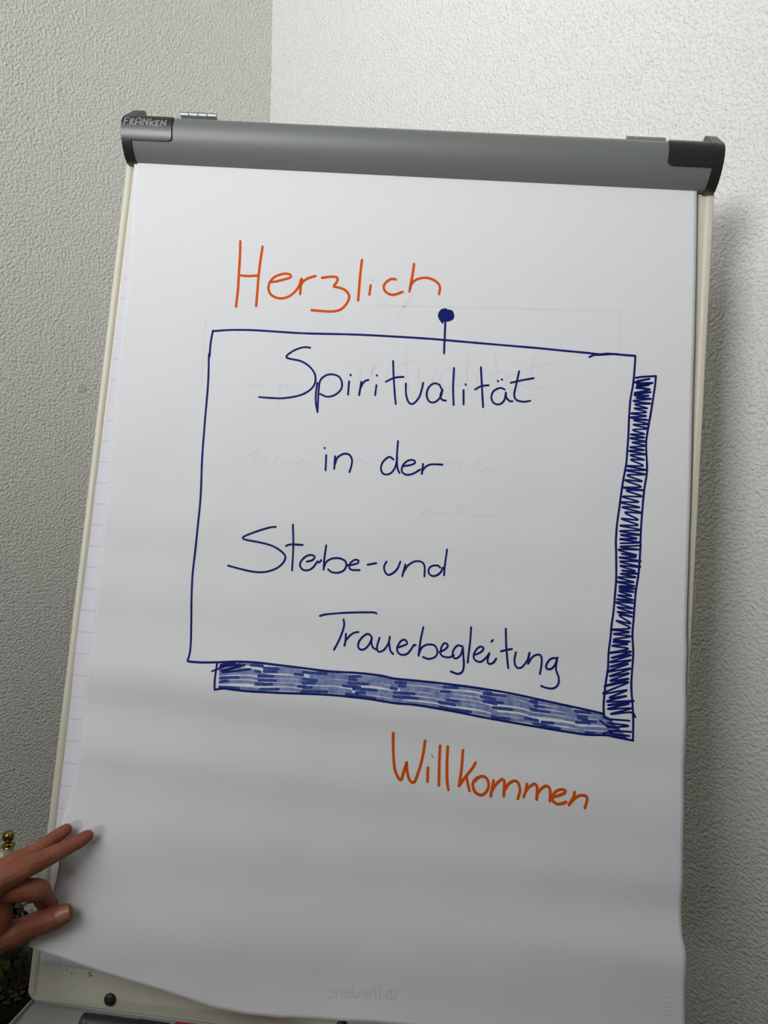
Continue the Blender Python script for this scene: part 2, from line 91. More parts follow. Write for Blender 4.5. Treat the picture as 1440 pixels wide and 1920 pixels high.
def room(a, b, z): return CORNER + DIR_R * a + DIR_L * b + Vector((0, 0, z))
def lamp(name, loc, target, size, size_y, power, color=(1, 1, 1), spread=180):
    l = bpy.data.lights.new(name, 'AREA'); l.shape = 'RECTANGLE'; l.size = size; l.size_y = size_y
    l.energy = power; l.color = color; l.spread = math.radians(spread)
    o = bpy.data.objects.new(name, l); COL.objects.link(o); o.location = loc
    o.rotation_euler = (Vector(target) - Vector(loc)).to_track_quat('-Z', 'Y').to_euler()
    return o
EXPOSURE = 0.18
WINDOW = (1.6, 2.8, 1.2, 2.4)
lamp('window_daylight', room(2.2, ROOM_L - .02, 1.9), room(.75, 0, 2.7), .7, .8, 12, (1, 1, 1), 54)
lamp('ceiling_light', (-.9, -.5, 2.45), (0, .75, .6), 1.1, 1.1, 14)

scene.view_settings.view_transform = 'Standard'; scene.view_settings.look = 'None'
scene.view_settings.gamma = 1; scene.view_settings.use_curve_mapping = False
scene.view_settings.exposure = EXPOSURE

# ---------------------------------------------------------------- materials
def mat(name, color, rough=.5, metal=0, spec=.5, bump=None, vary=None, coat=0):
    """principled material; bump = (scale, strength, distance, stretch), vary = (scale, second colour, amount)"""
    m = bpy.data.materials.new(name); m.use_nodes = True; nt = m.node_tree; N = nt.nodes; L = nt.links
    b = N['Principled BSDF']; b.inputs['Base Color'].default_value = (*color, 1)
    b.inputs['Roughness'].default_value = rough; b.inputs['Metallic'].default_value = metal
    b.inputs['Specular IOR Level'].default_value = spec; b.inputs['Coat Weight'].default_value = coat
    tc = N.new('ShaderNodeTexCoord')
    if vary:
        n = N.new('ShaderNodeTexNoise'); n.inputs['Scale'].default_value = vary[0]; n.inputs['Detail'].default_value = 4
        L.new(tc.outputs['Object'], n.inputs['Vector'])
        x = N.new('ShaderNodeMix'); x.data_type = 'RGBA'
        x.inputs['A'].default_value = (*color, 1); x.inputs['B'].default_value = (*vary[1], 1)
        mr = N.new('ShaderNodeMapRange'); mr.inputs['From Min'].default_value = .35; mr.inputs['From Max'].default_value = .65
        mr.inputs['To Max'].default_value = vary[2]
        L.new(n.outputs['Fac'], mr.inputs['Value']); L.new(mr.outputs[0], x.inputs['Factor']); L.new(x.outputs['Result'], b.inputs['Base Color'])
    if bump:
        mp = N.new('ShaderNodeMapping'); mp.inputs['Scale'].default_value = bump[3]
        n = N.new('ShaderNodeTexNoise'); n.inputs['Scale'].default_value = bump[0]; n.inputs['Detail'].default_value = 3
        bp = N.new('ShaderNodeBump'); bp.inputs['Strength'].default_value = bump[1]; bp.inputs['Distance'].default_value = bump[2]
        L.new(tc.outputs['Object'], mp.inputs['Vector']); L.new(mp.outputs[0], n.inputs['Vector'])
        L.new(n.outputs['Fac'], bp.inputs['Height']); L.new(bp.outputs[0], b.inputs['Normal'])
    return m

def wall_material(name, color, seam=None, stain=None, strength=.9, stretch=(1, 1, 1)):
    """painted rough-grain wallpaper; seam = distance of the paper joint from the corner, stain = (x, z) of a grey spot"""
    m = mat(name, color, rough=.75, spec=.25); nt = m.node_tree; N = nt.nodes; L = nt.links; b = N['Principled BSDF']
    tc = N.new('ShaderNodeTexCoord'); mp = N.new('ShaderNodeMapping'); mp.inputs['Scale'].default_value = stretch
    L.new(tc.outputs['Object'], mp.inputs['Vector'])
    n = N.new('ShaderNodeTexNoise'); n.inputs['Scale'].default_value = 180; n.inputs['Detail'].default_value = 2.2; n.inputs['Roughness'].default_value = .5
    n.inputs['Distortion'].default_value = .1
    L.new(mp.outputs[0], n.inputs['Vector'])
    n2 = N.new('ShaderNodeTexNoise'); n2.inputs['Scale'].default_value = 9; n2.inputs['Detail'].default_value = 2
    L.new(tc.outputs['Object'], n2.inputs['Vector'])
    mr = N.new('ShaderNodeMapRange'); mr.inputs['From Min'].default_value = .3; mr.inputs['From Max'].default_value = .72
    L.new(n.outputs['Fac'], mr.inputs['Value'])
    bp = N.new('ShaderNodeBump'); bp.inputs['Strength'].default_value = strength; bp.inputs['Distance'].default_value = .0034
    L.new(bp.outputs[0], b.inputs['Normal'])
    height = mr.outputs[0]; col_in = None
    if seam is not None:
        sx = N.new('ShaderNodeSeparateXYZ'); L.new(tc.outputs['Object'], sx.inputs[0])
        wob = N.new('ShaderNodeTexNoise'); wob.inputs['Scale'].default_value = 25; L.new(tc.outputs['Object'], wob.inputs['Vector'])
        def math_(op, a, b_=None, c=None):
            q = N.new('ShaderNodeMath'); q.operation = op
            for i, v in enumerate((a, b_, c)):
                if v is None: continue
                if isinstance(v, (int, float)): q.inputs[i].default_value = v
                else: L.new(v, q.inputs[i])
            return q.outputs[0]
        dx = math_('ABSOLUTE', math_('ADD', math_('SUBTRACT', sx.outputs[0], seam), math_('MULTIPLY', math_('SUBTRACT', wob.outputs['Fac'], .5), .004)))
        line = math_('LESS_THAN', dx, .0011)
        brk = N.new('ShaderNodeTexNoise'); brk.inputs['Scale'].default_value = 12; brk.inputs['Detail'].default_value = 5; L.new(tc.outputs['Object'], brk.inputs['Vector'])
        crack = math_('MULTIPLY', line, math_('GREATER_THAN', brk.outputs['Fac'], .5))
        height = math_('SUBTRACT', height, math_('MULTIPLY', crack, .9))
        sp = math_('ADD', math_('POWER', math_('SUBTRACT', sx.outputs[0], stain[0]), 2), math_('POWER', math_('MULTIPLY', math_('SUBTRACT', sx.outputs[2], stain[1]), 1.1), 2))
        spot = math_('MULTIPLY', math_('LESS_THAN', math_('ADD', sp, math_('MULTIPLY', math_('SUBTRACT', wob.outputs['Fac'], .5), .00008)), .00011), .22)
        dirt = math_('MINIMUM', math_('ADD', math_('MULTIPLY', crack, .2), spot), 1)
        x = N.new('ShaderNodeMix'); x.data_type = 'RGBA'
        x.inputs['A'].default_value = (*color, 1); x.inputs['B'].default_value = (.12, .11, .08, 1)
        L.new(dirt, x.inputs['Factor']); L.new(x.outputs['Result'], b.inputs['Base Color'])
    L.new(height, bp.inputs['Height'])
    return m

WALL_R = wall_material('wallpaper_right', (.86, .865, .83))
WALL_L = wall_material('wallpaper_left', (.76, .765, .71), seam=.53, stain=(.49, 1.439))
WALL_PLAIN = mat('painted_wall', (.20, .20, .19), .8)
CEILING = mat('ceiling_paint', (.85, .85, .83), .9); FLOOR = mat('wooden_floor', (.12, .08, .05), .45, vary=(6, (.08, .05, .03), 1))
WHITE_PAINT = mat('white_paint', (.8, .8, .78), .4)
CREAM = mat('cream_coated_metal', (.645, .620, .510), .38)
CREAM_DARK = mat('cream_varnish', (.50, .46, .36), .4); CREAM_LIGHT = mat('cream_rail', (.72, .70, .60), .4)
BAR = mat('grey_anodised_bar', (.15, .162, .154), .45, spec=.5, bump=(3, .05, .002, (1, 60, 60)))
BLACK = mat('black_plastic', (.018, .018, .017), .35); DARK_PLASTIC = mat('dark_grey_plastic', (.022, .022, .025), .5)
LOGO_GREY = mat('grey_print', (.22, .23, .23), .5)
STEEL = mat('hinge_steel', (.34, .36, .35), .42, metal=.7); STEEL_DARK = mat('screw_steel', (.22, .22, .22), .3, metal=.8)
TRAY = mat('grey_tray_coating', (.40, .43, .40), .45)
SMUDGE = mat('grey_pen', (.20, .20, .21), .6)
PAPER = mat('page_paper', (.735, .742, .757), .7, spec=.2, bump=(260, .12, .0006, (1, 1, 1)))
ORANGE = mat('orange_marker_ink', (.66, .090, .003), .7, spec=.1); BLUE = mat('blue_marker_ink', (.005, .011, .135), .65, spec=.12)
MIDBLUE = mat('blue_marker_ink_thin', (.018, .040, .23), .65, spec=.12, vary=(220, (.04, .075, .29), 1)); WASH = mat('pale_blue_marker_ink', (.13, .18, .40), .65, spec=.12, vary=(160, (.27, .32, .50), 1))
GHOST = mat('show_through_grey', (.695, .702, .718), .7, spec=.2); GHOST_RED = mat('show_through_red', (.72, .69, .70), .7, spec=.2); GHOST_MARK = mat('show_through_mark', (.64, .648, .664), .7, spec=.2)
RED = mat('red_plastic', (.55, .012, .012), .35)
SKIN = mat('skin', (.29, .105, .056), .62, spec=.3, bump=(900, .35, .0006, (1, 1, 1)), vary=(60, (.24, .072, .040), 1)); SKIN.node_tree.nodes['Principled BSDF'].inputs['Subsurface Weight'].default_value = 0
NAIL = mat('nail', (.33, .135, .088), .38)
BRASS = mat('polished_brass', (.30, .20, .05), .16, metal=1)
LEAF_DARK = mat('leaf_dark', (.010, .014, .008), .22); LEAF_GREEN = mat('leaf_green', (.035, .05, .012), .3); LEAF_BRONZE = mat('leaf_bronze', (.032, .015, .010), .3)
POT = mat('olive_pot', (.11, .11, .075), .5); RIM = mat('brown_rim', (.06, .035, .02), .4)
def squared_paper():
    m = mat('squared_paper', (.74, .74, .80), .7, spec=.2); nt = m.node_tree; N = nt.nodes; L = nt.links
    at = N.new('ShaderNodeAttribute'); at.attribute_name = 'sheet_mm'
    sep = N.new('ShaderNodeSeparateXYZ'); L.new(at.outputs['Vector'], sep.inputs[0])
    outs = []
    for i in (0, 1):
        a = N.new('ShaderNodeMath'); a.operation = 'FRACT'; d_ = N.new('ShaderNodeMath'); d_.operation = 'DIVIDE'; d_.inputs[1].default_value = 25
        L.new(sep.outputs[i], d_.inputs[0]); L.new(d_.outputs[0], a.inputs[0])
        c = N.new('ShaderNodeMath'); c.operation = 'LESS_THAN'; c.inputs[1].default_value = .024; L.new(a.outputs[0], c.inputs[0]); outs.append(c.outputs[0])
    mx = N.new('ShaderNodeMath'); mx.operation = 'MAXIMUM'; L.new(outs[0], mx.inputs[0]); L.new(outs[1], mx.inputs[1])
    x = N.new('ShaderNodeMix'); x.data_type = 'RGBA'; x.inputs['A'].default_value = (.74, .74, .80, 1); x.inputs['B'].default_value = (.46, .47, .54, 1)
    L.new(mx.outputs[0], x.inputs['Factor']); L.new(x.outputs['Result'], N['Principled BSDF'].inputs['Base Color'])
    return m
PAPER_GRID = squared_paper()

# ---------------------------------------------------------------- helpers
def B(u, v, n): return ORIGIN + M3 @ Vector((u, v, -n))          # board coordinates -> world
def tag(o, label=None, category=None, group=None, kind=None):
    for k, v in (('label', label), ('category', category), ('group', group), ('kind', kind)):
        if v: o[k] = v
    return o
def thing(name, loc, label, category, group=None):
    o = bpy.data.objects.new(name, None); COL.objects.link(o); o.location = loc; o.empty_display_size = .05
    o['base'] = tuple(loc)
    return tag(o, label, category, group)
def base_of(o):
    while o.parent: o = o.parent
    return Vector(o.location)
def link(name, verts, faces, material, parent=None, smooth=True, origin=None, label=None):
    """one mesh object from world-space vertices"""
    org = base_of(parent) if parent else Vector(origin or (0, 0, 0))
    me = bpy.data.meshes.new(name); me.from_pydata([tuple(Vector(v) - org) for v in verts], [], faces); me.validate()
    bm = bmesh.new(); bm.from_mesh(me); bmesh.ops.recalc_face_normals(bm, faces=bm.faces); bm.to_mesh(me); bm.free()
    if smooth:
        me.polygons.foreach_set('use_smooth', [True] * len(me.polygons))
        me.set_sharp_from_angle(angle=math.radians(38))
    me.materials.append(material)
    o = bpy.data.objects.new(name, me); COL.objects.link(o)
    if parent: o.parent = parent
    else: o.location = org
    if label: o['label'] = label
    return o
def bevel_box(a, b, bev=0, seg=2, edges=None):
    bm = bmesh.new(); bmesh.ops.create_cube(bm, size=1)
    for v in bm.verts:
        v.co = [a[i] + (v.co[i] + .5) * (b[i] - a[i]) for i in range(3)]
    if bev:
        es = [e for e in bm.edges if edges is None or edges(e)]
        bmesh.ops.bevel(bm, geom=es, offset=bev, segments=seg, affect='EDGES', profile=.5)
    vs = [v.co.copy() for v in bm.verts]; fs = [[v.index for v in f_.verts] for f_ in bm.faces]
    bm.verts.index_update(); fs = [[v.index for v in f_.verts] for f_ in bm.faces]; bm.free()
    return vs, fs
def board_box(u0, u1, v0, v1, n0, n1, bev=0, seg=2, edges=None):
    vs, fs = bevel_box((u0, v0, n0), (u1, v1, n1), bev, seg, edges)
    return [B(*v) for v in vs], fs
def join(*parts):
    V, F = [], []
    for v, f_ in parts:
        k = len(V); V += list(v); F += [[i + k for i in q] for q in f_]
    return V, F
def tube(path, radii, seg=16, cap=True, up=None):
    V, F = [], []; P = [Vector(p) for p in path]; n = len(P)
    t0 = (P[1] - P[0]).normalized(); ref = Vector((0, 0, 1)) if abs(t0.z) < .9 else Vector((1, 0, 0))
    for i, p in enumerate(P):
        t = (P[min(n - 1, i + 1)] - P[max(0, i - 1)]).normalized()
        a = ref - t * ref.dot(t); a.normalize(); ref = a; b = t.cross(a)
        rr = radii[i] if isinstance(radii, (list, tuple)) else radii
        V += [p + (a * math.cos(k * 2 * math.pi / seg) + b * math.sin(k * 2 * math.pi / seg)) * rr for k in range(seg)]
    for i in range(n - 1):
        F += [[i * seg + k, i * seg + (k + 1) % seg, (i + 1) * seg + (k + 1) % seg, (i + 1) * seg + k] for k in range(seg)]
    if cap: F += [list(range(seg)), list(range((n - 1) * seg, n * seg))]
    return V, F
def lathe(center, profile, seg=28):
    """profile = (radius, height) list around the vertical"""
    c = Vector(center); V, F = [], []
    for rr, h in profile:
        V += [c + Vector((rr * math.cos(k * 2 * math.pi / seg), rr * math.sin(k * 2 * math.pi / seg), h)) for k in range(seg)]
    for i in range(len(profile) - 1):
        F += [[i * seg + k, i * seg + (k + 1) % seg, (i + 1) * seg + (k + 1) % seg, (i + 1) * seg + k] for k in range(seg)]
    F += [list(range(seg)), list(range((len(profile) - 1) * seg, len(profile) * seg))]
    return V, F
def prism(profile, u0, u1):
    """closed (lift, down) profile pushed along the board's width"""
    n = len(profile)
    V = [B(u, v, l) for u in (u0, u1) for l, v in profile]
    F = [[k, (k + 1) % n, n + (k + 1) % n, n + k] for k in range(n)] + [list(range(n)), list(range(n, 2 * n))]
    return V, F
def smooth_line(pts, step):
    """Catmull-Rom through the points, resampled"""
    P = [Vector(p) for p in pts]
    if len(P) == 2: ctrl = [P[0], P[1]]
    out = []
    for i in range(len(P) - 1):
        a = P[i - 1] if i else P[0] * 2 - P[1]; b = P[i]; c = P[i + 1]; d_ = P[i + 2] if i + 2 < len(P) else P[-1] * 2 - P[-2]
        k = max(1, int((c - b).length / step))
        for j in range(k):
            t = j / k
            out.append(.5 * ((2 * b) + (c - a) * t + (2 * a - 5 * b + 4 * c - d_) * t * t + (3 * b - a - 3 * c + d_) * t ** 3))
    out.append(P[-1])
    return out

# ---------------------------------------------------------------- the room
def structure(name, verts, faces, material, origin=(0, 0, 0), rz=0):
    o = link(name, verts, faces, material, smooth=False); o.location = origin; o.rotation_euler = (0, 0, rz)
    return tag(o, kind='structure')
ang_r = math.atan2(DIR_R.y, DIR_R.x); ang_l = math.atan2(DIR_L.y, DIR_L.x)
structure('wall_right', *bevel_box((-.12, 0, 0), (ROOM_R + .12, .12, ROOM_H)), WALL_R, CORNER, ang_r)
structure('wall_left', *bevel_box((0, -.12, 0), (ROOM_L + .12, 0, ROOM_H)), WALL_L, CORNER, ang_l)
# far walls behind the camera, the one facing wall_right has the window
back = room(0, ROOM_L, 0)
W0, W1, WZ0, WZ1 = WINDOW
wv, wf = join(bevel_box((-.12, -.12, 0), (W0, 0, ROOM_H)), bevel_box((W1, -.12, 0), (ROOM_R + .12, 0, ROOM_H)),
              bevel_box((W0, -.12, 0), (W1, 0, WZ0)), bevel_box((W0, -.12, WZ1), (W1, 0, ROOM_H)))
structure('wall_back', wv, wf, WALL_PLAIN, back, ang_r)
structure('wall_front', *bevel_box((0, 0, 0), (ROOM_L, .12, ROOM_H)), WALL_PLAIN, room(ROOM_R, 0, 0), ang_l)
fl = bevel_box((-.12, -ROOM_L - .12, -.08), (ROOM_R + .12, .12, 0)); ce = bevel_box((-.12, -ROOM_L - .12, ROOM_H), (ROOM_R + .12, .12, ROOM_H + .08))
structure('floor', *fl, FLOOR, CORNER, ang_r); structure('ceiling', *ce, CEILING, CORNER, ang_r)
fr = [bevel_box((W0, -.09, WZ0), (W0 + .05, -.03, WZ1)), bevel_box((W1 - .05, -.09, WZ0), (W1, -.03, WZ1)),
      bevel_box((W0, -.09, WZ0), (W1, -.03, WZ0 + .05)), bevel_box((W0, -.09, WZ1 - .05), (W1, -.03, WZ1)),
      bevel_box(((W0 + W1) / 2 - .03, -.09, WZ0), ((W0 + W1) / 2 + .03, -.03, WZ1))]
structure('window_1', *join(*fr), WHITE_PAINT, back, ang_r)

# ---------------------------------------------------------------- flip chart stand
foot = B(.353, BOARD_HEIGHT, 0); chart = thing('flip_chart_stand', (foot.x, foot.y + .12, 0),
    'white flip chart stand with grey clamp bar leaning in the room corner', 'flip chart')
W = .706; H = BOARD_HEIGHT
corner_edge = lambda e: abs(e.verts[0].co.x - e.verts[1].co.x) < 1e-6 and abs(e.verts[0].co.y - e.verts[1].co.y) < 1e-6
link('board', *board_box(.0035, W - .0035, -.050, H - .0035, -.016, 0, .008, 4, corner_edge), CREAM, chart)
# raised rounded lip round the board
def lip():
    pts = []
    def arc(cx, cy, a0):
        for k in range(7):
            a = a0 + k * math.pi / 12; pts.append((cx + math.cos(a), cy + math.sin(a), cx, cy))
    r0 = .010
    path = []
    for cx, cy, a0 in ((r0, H - r0, math.pi / 2), (r0, -.046 + r0, math.pi), (W - r0, -.046 + r0, 1.5 * math.pi), (W - r0, H - r0, 0)):
        for k in range(7):
            a = a0 + k * math.pi / 12; path.append((cx, cy, math.cos(a), math.sin(a), 1 - .9 * max(0, math.sin(a)) ** 2))
    prof = [(r0, -.018), (r0, .0002), (r0 - .0012, .0018), (r0 - .0045, .0024), (r0 - .0078, .0016), (r0 - .0092, 0.0), (r0 - .0092, -.018)]
    V = [B(cx + ca * rr, cy + sa * rr, n * q if n > .001 else n) for cx, cy, ca, sa, q in path for rr, n in prof]
    m = len(prof); k = len(path)
    F = [[i * m + j, i * m + j + 1, ((i + 1) % k) * m + j + 1, ((i + 1) % k) * m + j] for i in range(k) for j in range(m - 1)]
    return V, F
link('board_frame', *lip(), CREAM, chart)
PROFILE = [(.003, .0045), (.010, .0045), (.0165, .001), (.023, -.005), (.0285, -.0125), (.032, -.020), (.0335, -.0265), (.0330, -.0330), (.0305, -.0380), (.0265, -.0415), (.019, -.0465), (.010, -.0530), (.001, -.0590)]
def dense(prof, k=4):
    q = smooth_line([(a, b, 0) for a, b in prof], .0015); return [(p.x, p.y) for p in q]
ARC = dense(PROFILE)
link('clamp_bar', *prism(ARC + [(.001, 0)], .010, W - .010), BAR, chart)
def offset(prof, d_):
    out = []
    for i, p in enumerate(prof):
        a = prof[max(0, i - 1)]; b = prof[min(len(prof) - 1, i + 1)]
        t = Vector((b[0] - a[0], b[1] - a[1])).normalized(); out.append((p[0] - t.y * d_, p[1] + t.x * d_))
    return out
_o = offset(ARC, .0016)
if max(p[0] for p in _o) < max(p[0] for p in ARC): _o = offset(ARC, -.0016)
OUT = _o
length = [0]
for a, b in zip(OUT, OUT[1:]): length.append(length[-1] + math.hypot(b[0] - a[0], b[1] - a[1]))
def plate_point(u, a, lift=0):
    """a = distance along the outer profile, from the bottom lip up and over"""
    for i in range(len(OUT) - 1):
        if a <= length[i + 1] or i == len(OUT) - 2:
            k = (a - length[i]) / (length[i + 1] - length[i]); n = OUT[i][0] + (OUT[i + 1][0] - OUT[i][0]) * k; v = OUT[i][1] + (OUT[i + 1][1] - OUT[i][1]) * k
            t = Vector((OUT[i + 1][0] - OUT[i][0], OUT[i + 1][1] - OUT[i][1])).normalized(); no = Vector((t.y, -t.x))
            if no.x * (OUT[i][0] - .012) + no.y * (OUT[i][1] + .03) < 0: no = -no
            return B(u, v + no.y * lift, n + no.x * lift)
def end_cap(u_end, inward, label):
    s = inward
    solid = [p for p in OUT if p[1] > -.0400] + [(.0275, -.0435), (.017, -.0535), (.008, -.0625), (.003, -.0660), (-.003, -.0660), (-.003, .003)]
    cap = link('end_cap', *prism(solid, u_end, u_end + s * .0115), BLACK, chart, label=label)
    # rounded plate wrapping over the upper half of the bar
    a0, a1 = PLATE; rad = .005; V = []; nu, na = 14, 22; L1 = .0615
    for ia in range(na + 1):
        a = a0 + (a1 - a0) * ia / na; e = min(a - a0, a1 - a)
        um = L1 - (rad - math.sqrt(max(0, rad ** 2 - (rad - e) ** 2)) if e < rad else 0)
        for iu in range(nu + 1): V.append((u_end + s * (.008 + (um - .008) * iu / nu), a))
    k = nu + 1
    F = [[i * k + j, i * k + j + 1, (i + 1) * k + j + 1, (i + 1) * k + j] for i in range(na) for j in range(nu)]
    top = [plate_point(u, a, .0006) for u, a in V]; bot = [plate_point(u, a, -.0015) for u, a in V]
    nv = len(V); ring = list(range(k)) + [i * k + nu for i in range(1, na + 1)] + [na * k + j for j in range(nu - 1, -1, -1)] + [i * k for i in range(na - 1, 0, -1)]
    F2 = F + [[i + nv for i in reversed(q)] for q in F] + [[ring[i], ring[(i + 1) % len(ring)], ring[(i + 1) % len(ring)] + nv, ring[i] + nv] for i in range(len(ring))]
    link('name_plate', top + bot, F2, BLACK, cap)
    return cap
AL = length[-1]
def arc_at(v):
    for i in range(len(OUT) - 1):
        if OUT[i][0] > .02 and OUT[i][1] >= v > OUT[i + 1][1]: return length[i]
PLATE = (arc_at(-.0125), arc_at(-.0430))
cap_l = end_cap(.0045, 1, 'black plastic end cap with grey lettering'); cap_r = end_cap(W - .0030, -1, 'plain black plastic end cap')
LOGO = [[(140, 238), (140, 190), (170, 190)], [(140, 213), (163, 213)], [(186, 238), (186, 198), (206, 198), (209, 211), (190, 216), (212, 238)],
        [(228, 241), (231, 205), (250, 188), (268, 205), (272, 241)], [(231, 224), (270, 224)], [(289, 242), (289, 197), (325, 241), (325, 197)],
        [(346, 197), (346, 246)], [(378, 217), (350, 230), (378, 247)], [(418, 215), (394, 215), (394, 248), (418, 248)], [(394, 231), (412, 231)],
        [(436, 249), (436, 214), (471, 247), (471, 212)]]
def logo():
    parts = []
    for l in LOGO:
        q = []
        for x, y in l:
            u = .0045 + (x - 110) / 410 * .0615; k = (y - 140 - (x - 300) * .045) / 190
            q.append((u, PLATE[1] - (PLATE[1] - PLATE[0]) * k))
        V, F = [], []
        for a, b in zip(q, q[1:]):
            t = Vector((b[0] - a[0], b[1] - a[1])); m = max(1, int(t.length / .001)); t.normalize(); no = Vector((-t.y, t.x)) * .0009
            k0 = len(V)
            for i in range(m + 1):
                c = Vector(a) + (Vector(b) - Vector(a)) * i / m
                if i == 0: c = c - t * .0006
                if i == m: c = c + t * .0006
                V += [plate_point(c.x + no.x, c.y + no.y, .0008), plate_point(c.x - no.x, c.y - no.y, .0008)]
            F += [[k0 + 2 * i, k0 + 2 * i + 1, k0 + 2 * i + 3, k0 + 2 * i + 2] for i in range(m)]
        parts.append((V, F))
    return join(*parts)
link('logo_lettering', *logo(), LOGO_GREY, cap_l, smooth=False)
for u0, v0 in ((.0605, -.0650), (.6015, -.0602)):
    hg = link('hinge', *board_box(u0, u0 + .046, v0 + .001, v0 + .012, -.004, -.002, .0005), STEEL, chart, label='silver piano hinge')
    for k in range(4):
        a = u0 + .0002 + k * .0115
        link('hinge_barrel', *tube([B(a, v0, .000), B(a + .0103, v0, .000)], .0030, 14), STEEL, hg)
for u, v in ((.095, .9743), (.3563, .9715), (.611, .9743)):
    c = B(u, v, 0); sc_ = link('screw', *tube([B(u, v, .0), B(u, v, .0012), B(u, v, .0026), B(u, v, .0034)], [.0064, .0068, .0062, .0046], 22), BLACK, chart, label='black screw')
    link('screw_recess', *join(board_box(u - .0022, u + .0022, v - .0006, v + .0006, .0030, .0037), board_box(u - .0006, u + .0006, v - .0022, v + .0022, .0030, .0037)), STEEL_DARK, sc_)
# pen tray under the board
tray_prof = [(-.010, H + .0005), (-.010, H + .010), (.080, H + .012), (.084, H - .006), (.081, H - .007), (.078, H + .0075), (-.002, H + .0035), (-.004, H + .0005)]
tray = link('pen_tray', *prism(tray_prof, .006, W - .006), TRAY, chart)
for u0 in (.0035, W - .0065):
    link('tray_end', *board_box(u0, u0 + .003, H + .0006, H + .0125, -.010, .082, .0012), TRAY, tray)
# small pen marks left on the board
def flat_marks(name, lines, width, material, parent, label):
    parts = []
    for l in lines:
        V, F = [], []; q = smooth_line([(a, b, 0) for a, b in l], .0008)
        for i, p in enumerate(q):
            t = (q[min(len(q) - 1, i + 1)] - q[max(0, i - 1)]).normalized(); no = Vector((-t.y, t.x, 0)) * width / 2
            V += [B(p.x + no.x, p.y + no.y, .0003), B(p.x - no.x, p.y - no.y, .0003)]
        F = [[2 * i, 2 * i + 1, 2 * i + 3, 2 * i + 2] for i in range(len(q) - 1)]
        parts.append((V, F))
    return link(name, *join(*parts), material, parent, smooth=False, label=label)
MK = [[(x * 1.0, y) for x, y in l] for l in ([(.0405, .9475), (.0425, .9505)], [(.0450, .9515), (.0475, .9528), (.0490, .9515)], [(.0700, .9485), (.0665, .9495), (.0690, .9512), (.0715, .9520), (.0660, .9530)])]
flat_marks('pen_scribble', MK, .0008, SMUDGE, chart, 'small grey pen scribbles')
# legs, below the picture
for u, du in ((.06, -.10), (.646, .10)):
    a = B(u, H + .005, -.02); link('leg', *tube([a, Vector((a.x + du, a.y - .10, .012))], [.014, .012]), TRAY, chart)
a = B(.353, .2, -.03); link('leg', *tube([a, Vector((a.x, a.y + .17, .6)), Vector((a.x, a.y + .20, .012))], [.014, .013, .012]), TRAY, chart)

# ---------------------------------------------------------------- paper pad
pad = thing('paper_pad', B(.35, H, .004), 'white flip chart paper pad with handwritten welcome page clamped under the grey bar', 'paper pad')
def grid_sheet(nu, nv, fn):
    V = [fn(i / nu, j / nv) for j in range(nv + 1) for i in range(nu + 1)]; k = nu + 1
    return V, [[j * k + i, j * k + i + 1, (j + 1) * k + i + 1, (j + 1) * k + i] for j in range(nv) for i in range(nu)]
def under(s, t):
    v = t * .943; u = .0125 - .002 * t + .0012 * math.sin(v * 9) + s * .664
    n = .0032 + .0012 * math.sin(v * 34 + .4) * min(1, v / .3) * (1 - s) + .0008 * t
    return B(u, v, n)
us = link('under_sheet', *grid_sheet(24, 120, under), PAPER_GRID, pad, label='squared sheet showing along the left edge')
att = us.data.attributes.new('sheet_mm', 'FLOAT_VECTOR', 'POINT')
for j in range(121):
    for i in range(25): att.data[j * 25 + i].vector = (i / 24 * 664 + 3, j / 120 * 943 - 147.75 + 250, 0)
sol = us.modifiers.new('stack', 'SOLIDIFY'); sol.thickness = .0024; sol.offset = -1
def P(s, t, lift=0):
    q = Vector(sheet_point(s, t))
    if not lift: return B(*q)
    e = 1e-3; a = Vector(sheet_point(min(1, s + e), t)) - Vector(sheet_point(max(0, s - e), t)); b = Vector(sheet_point(s, min(1, t + e))) - Vector(sheet_point(s, max(0, t - e)))
    n = a.cross(b).normalized()
    if n.z < 0: n = -n
    return B(*(q + n * lift))
V, F = grid_sheet(150, 300, lambda s, t: P(s, t))
top = link('top_sheet', V, F, PAPER, pad, label='top page with orange and blue marker lettering, its lower left corner lifted')
sol = top.modifiers.new('thickness', 'SOLIDIFY'); sol.thickness = .00018; sol.offset = 0
SW, SH = .685, .93
def ribbons(lines, width, lift, smoothing=True, taper=.75):
    parts = []
    for l in lines:
        q = [(l[i] / 1e4 * SW, l[i + 1] / 1e4 * SH, 0) for i in range(0, len(l), 2)]
        q = smooth_line(q, .0016) if smoothing else [p for a, b in zip(q, q[1:]) for p in [Vector(a) + (Vector(b) - Vector(a)) * k / 3 for k in range(3)]] + [Vector(q[-1])]
        if len(q) < 2: continue
        V = []; n = len(q)
        # rounded ends
        t0 = (q[0] - q[1]).normalized(); t1 = (q[-1] - q[-2]).normalized(); w = width / 2
        pts = [(q[0] + t0 * w * .95, .25), (q[0] + t0 * w * .6, .8)] + [(p, 1) for p in q] + [(q[-1] + t1 * w * .6, .8), (q[-1] + t1 * w * .95, .25)]
        for i, (p, k) in enumerate(pts):
            t = (pts[min(len(pts) - 1, i + 1)][0] - pts[max(0, i - 1)][0]).normalized()
            wob = 1 + .10 * noise.noise(Vector((p.x * 90, p.y * 90, width * 1e3)))
            no = Vector((-t.y, t.x, 0)) * w * k * wob
            for sgn in (1, -1):
                c = p + no * sgn; V.append(P(c.x / SW, c.y / SH, lift))
        parts.append((V, [[2 * i, 2 * i + 1, 2 * i + 3, 2 * i + 2] for i in range(len(pts) - 1)]))
    return join(*parts)
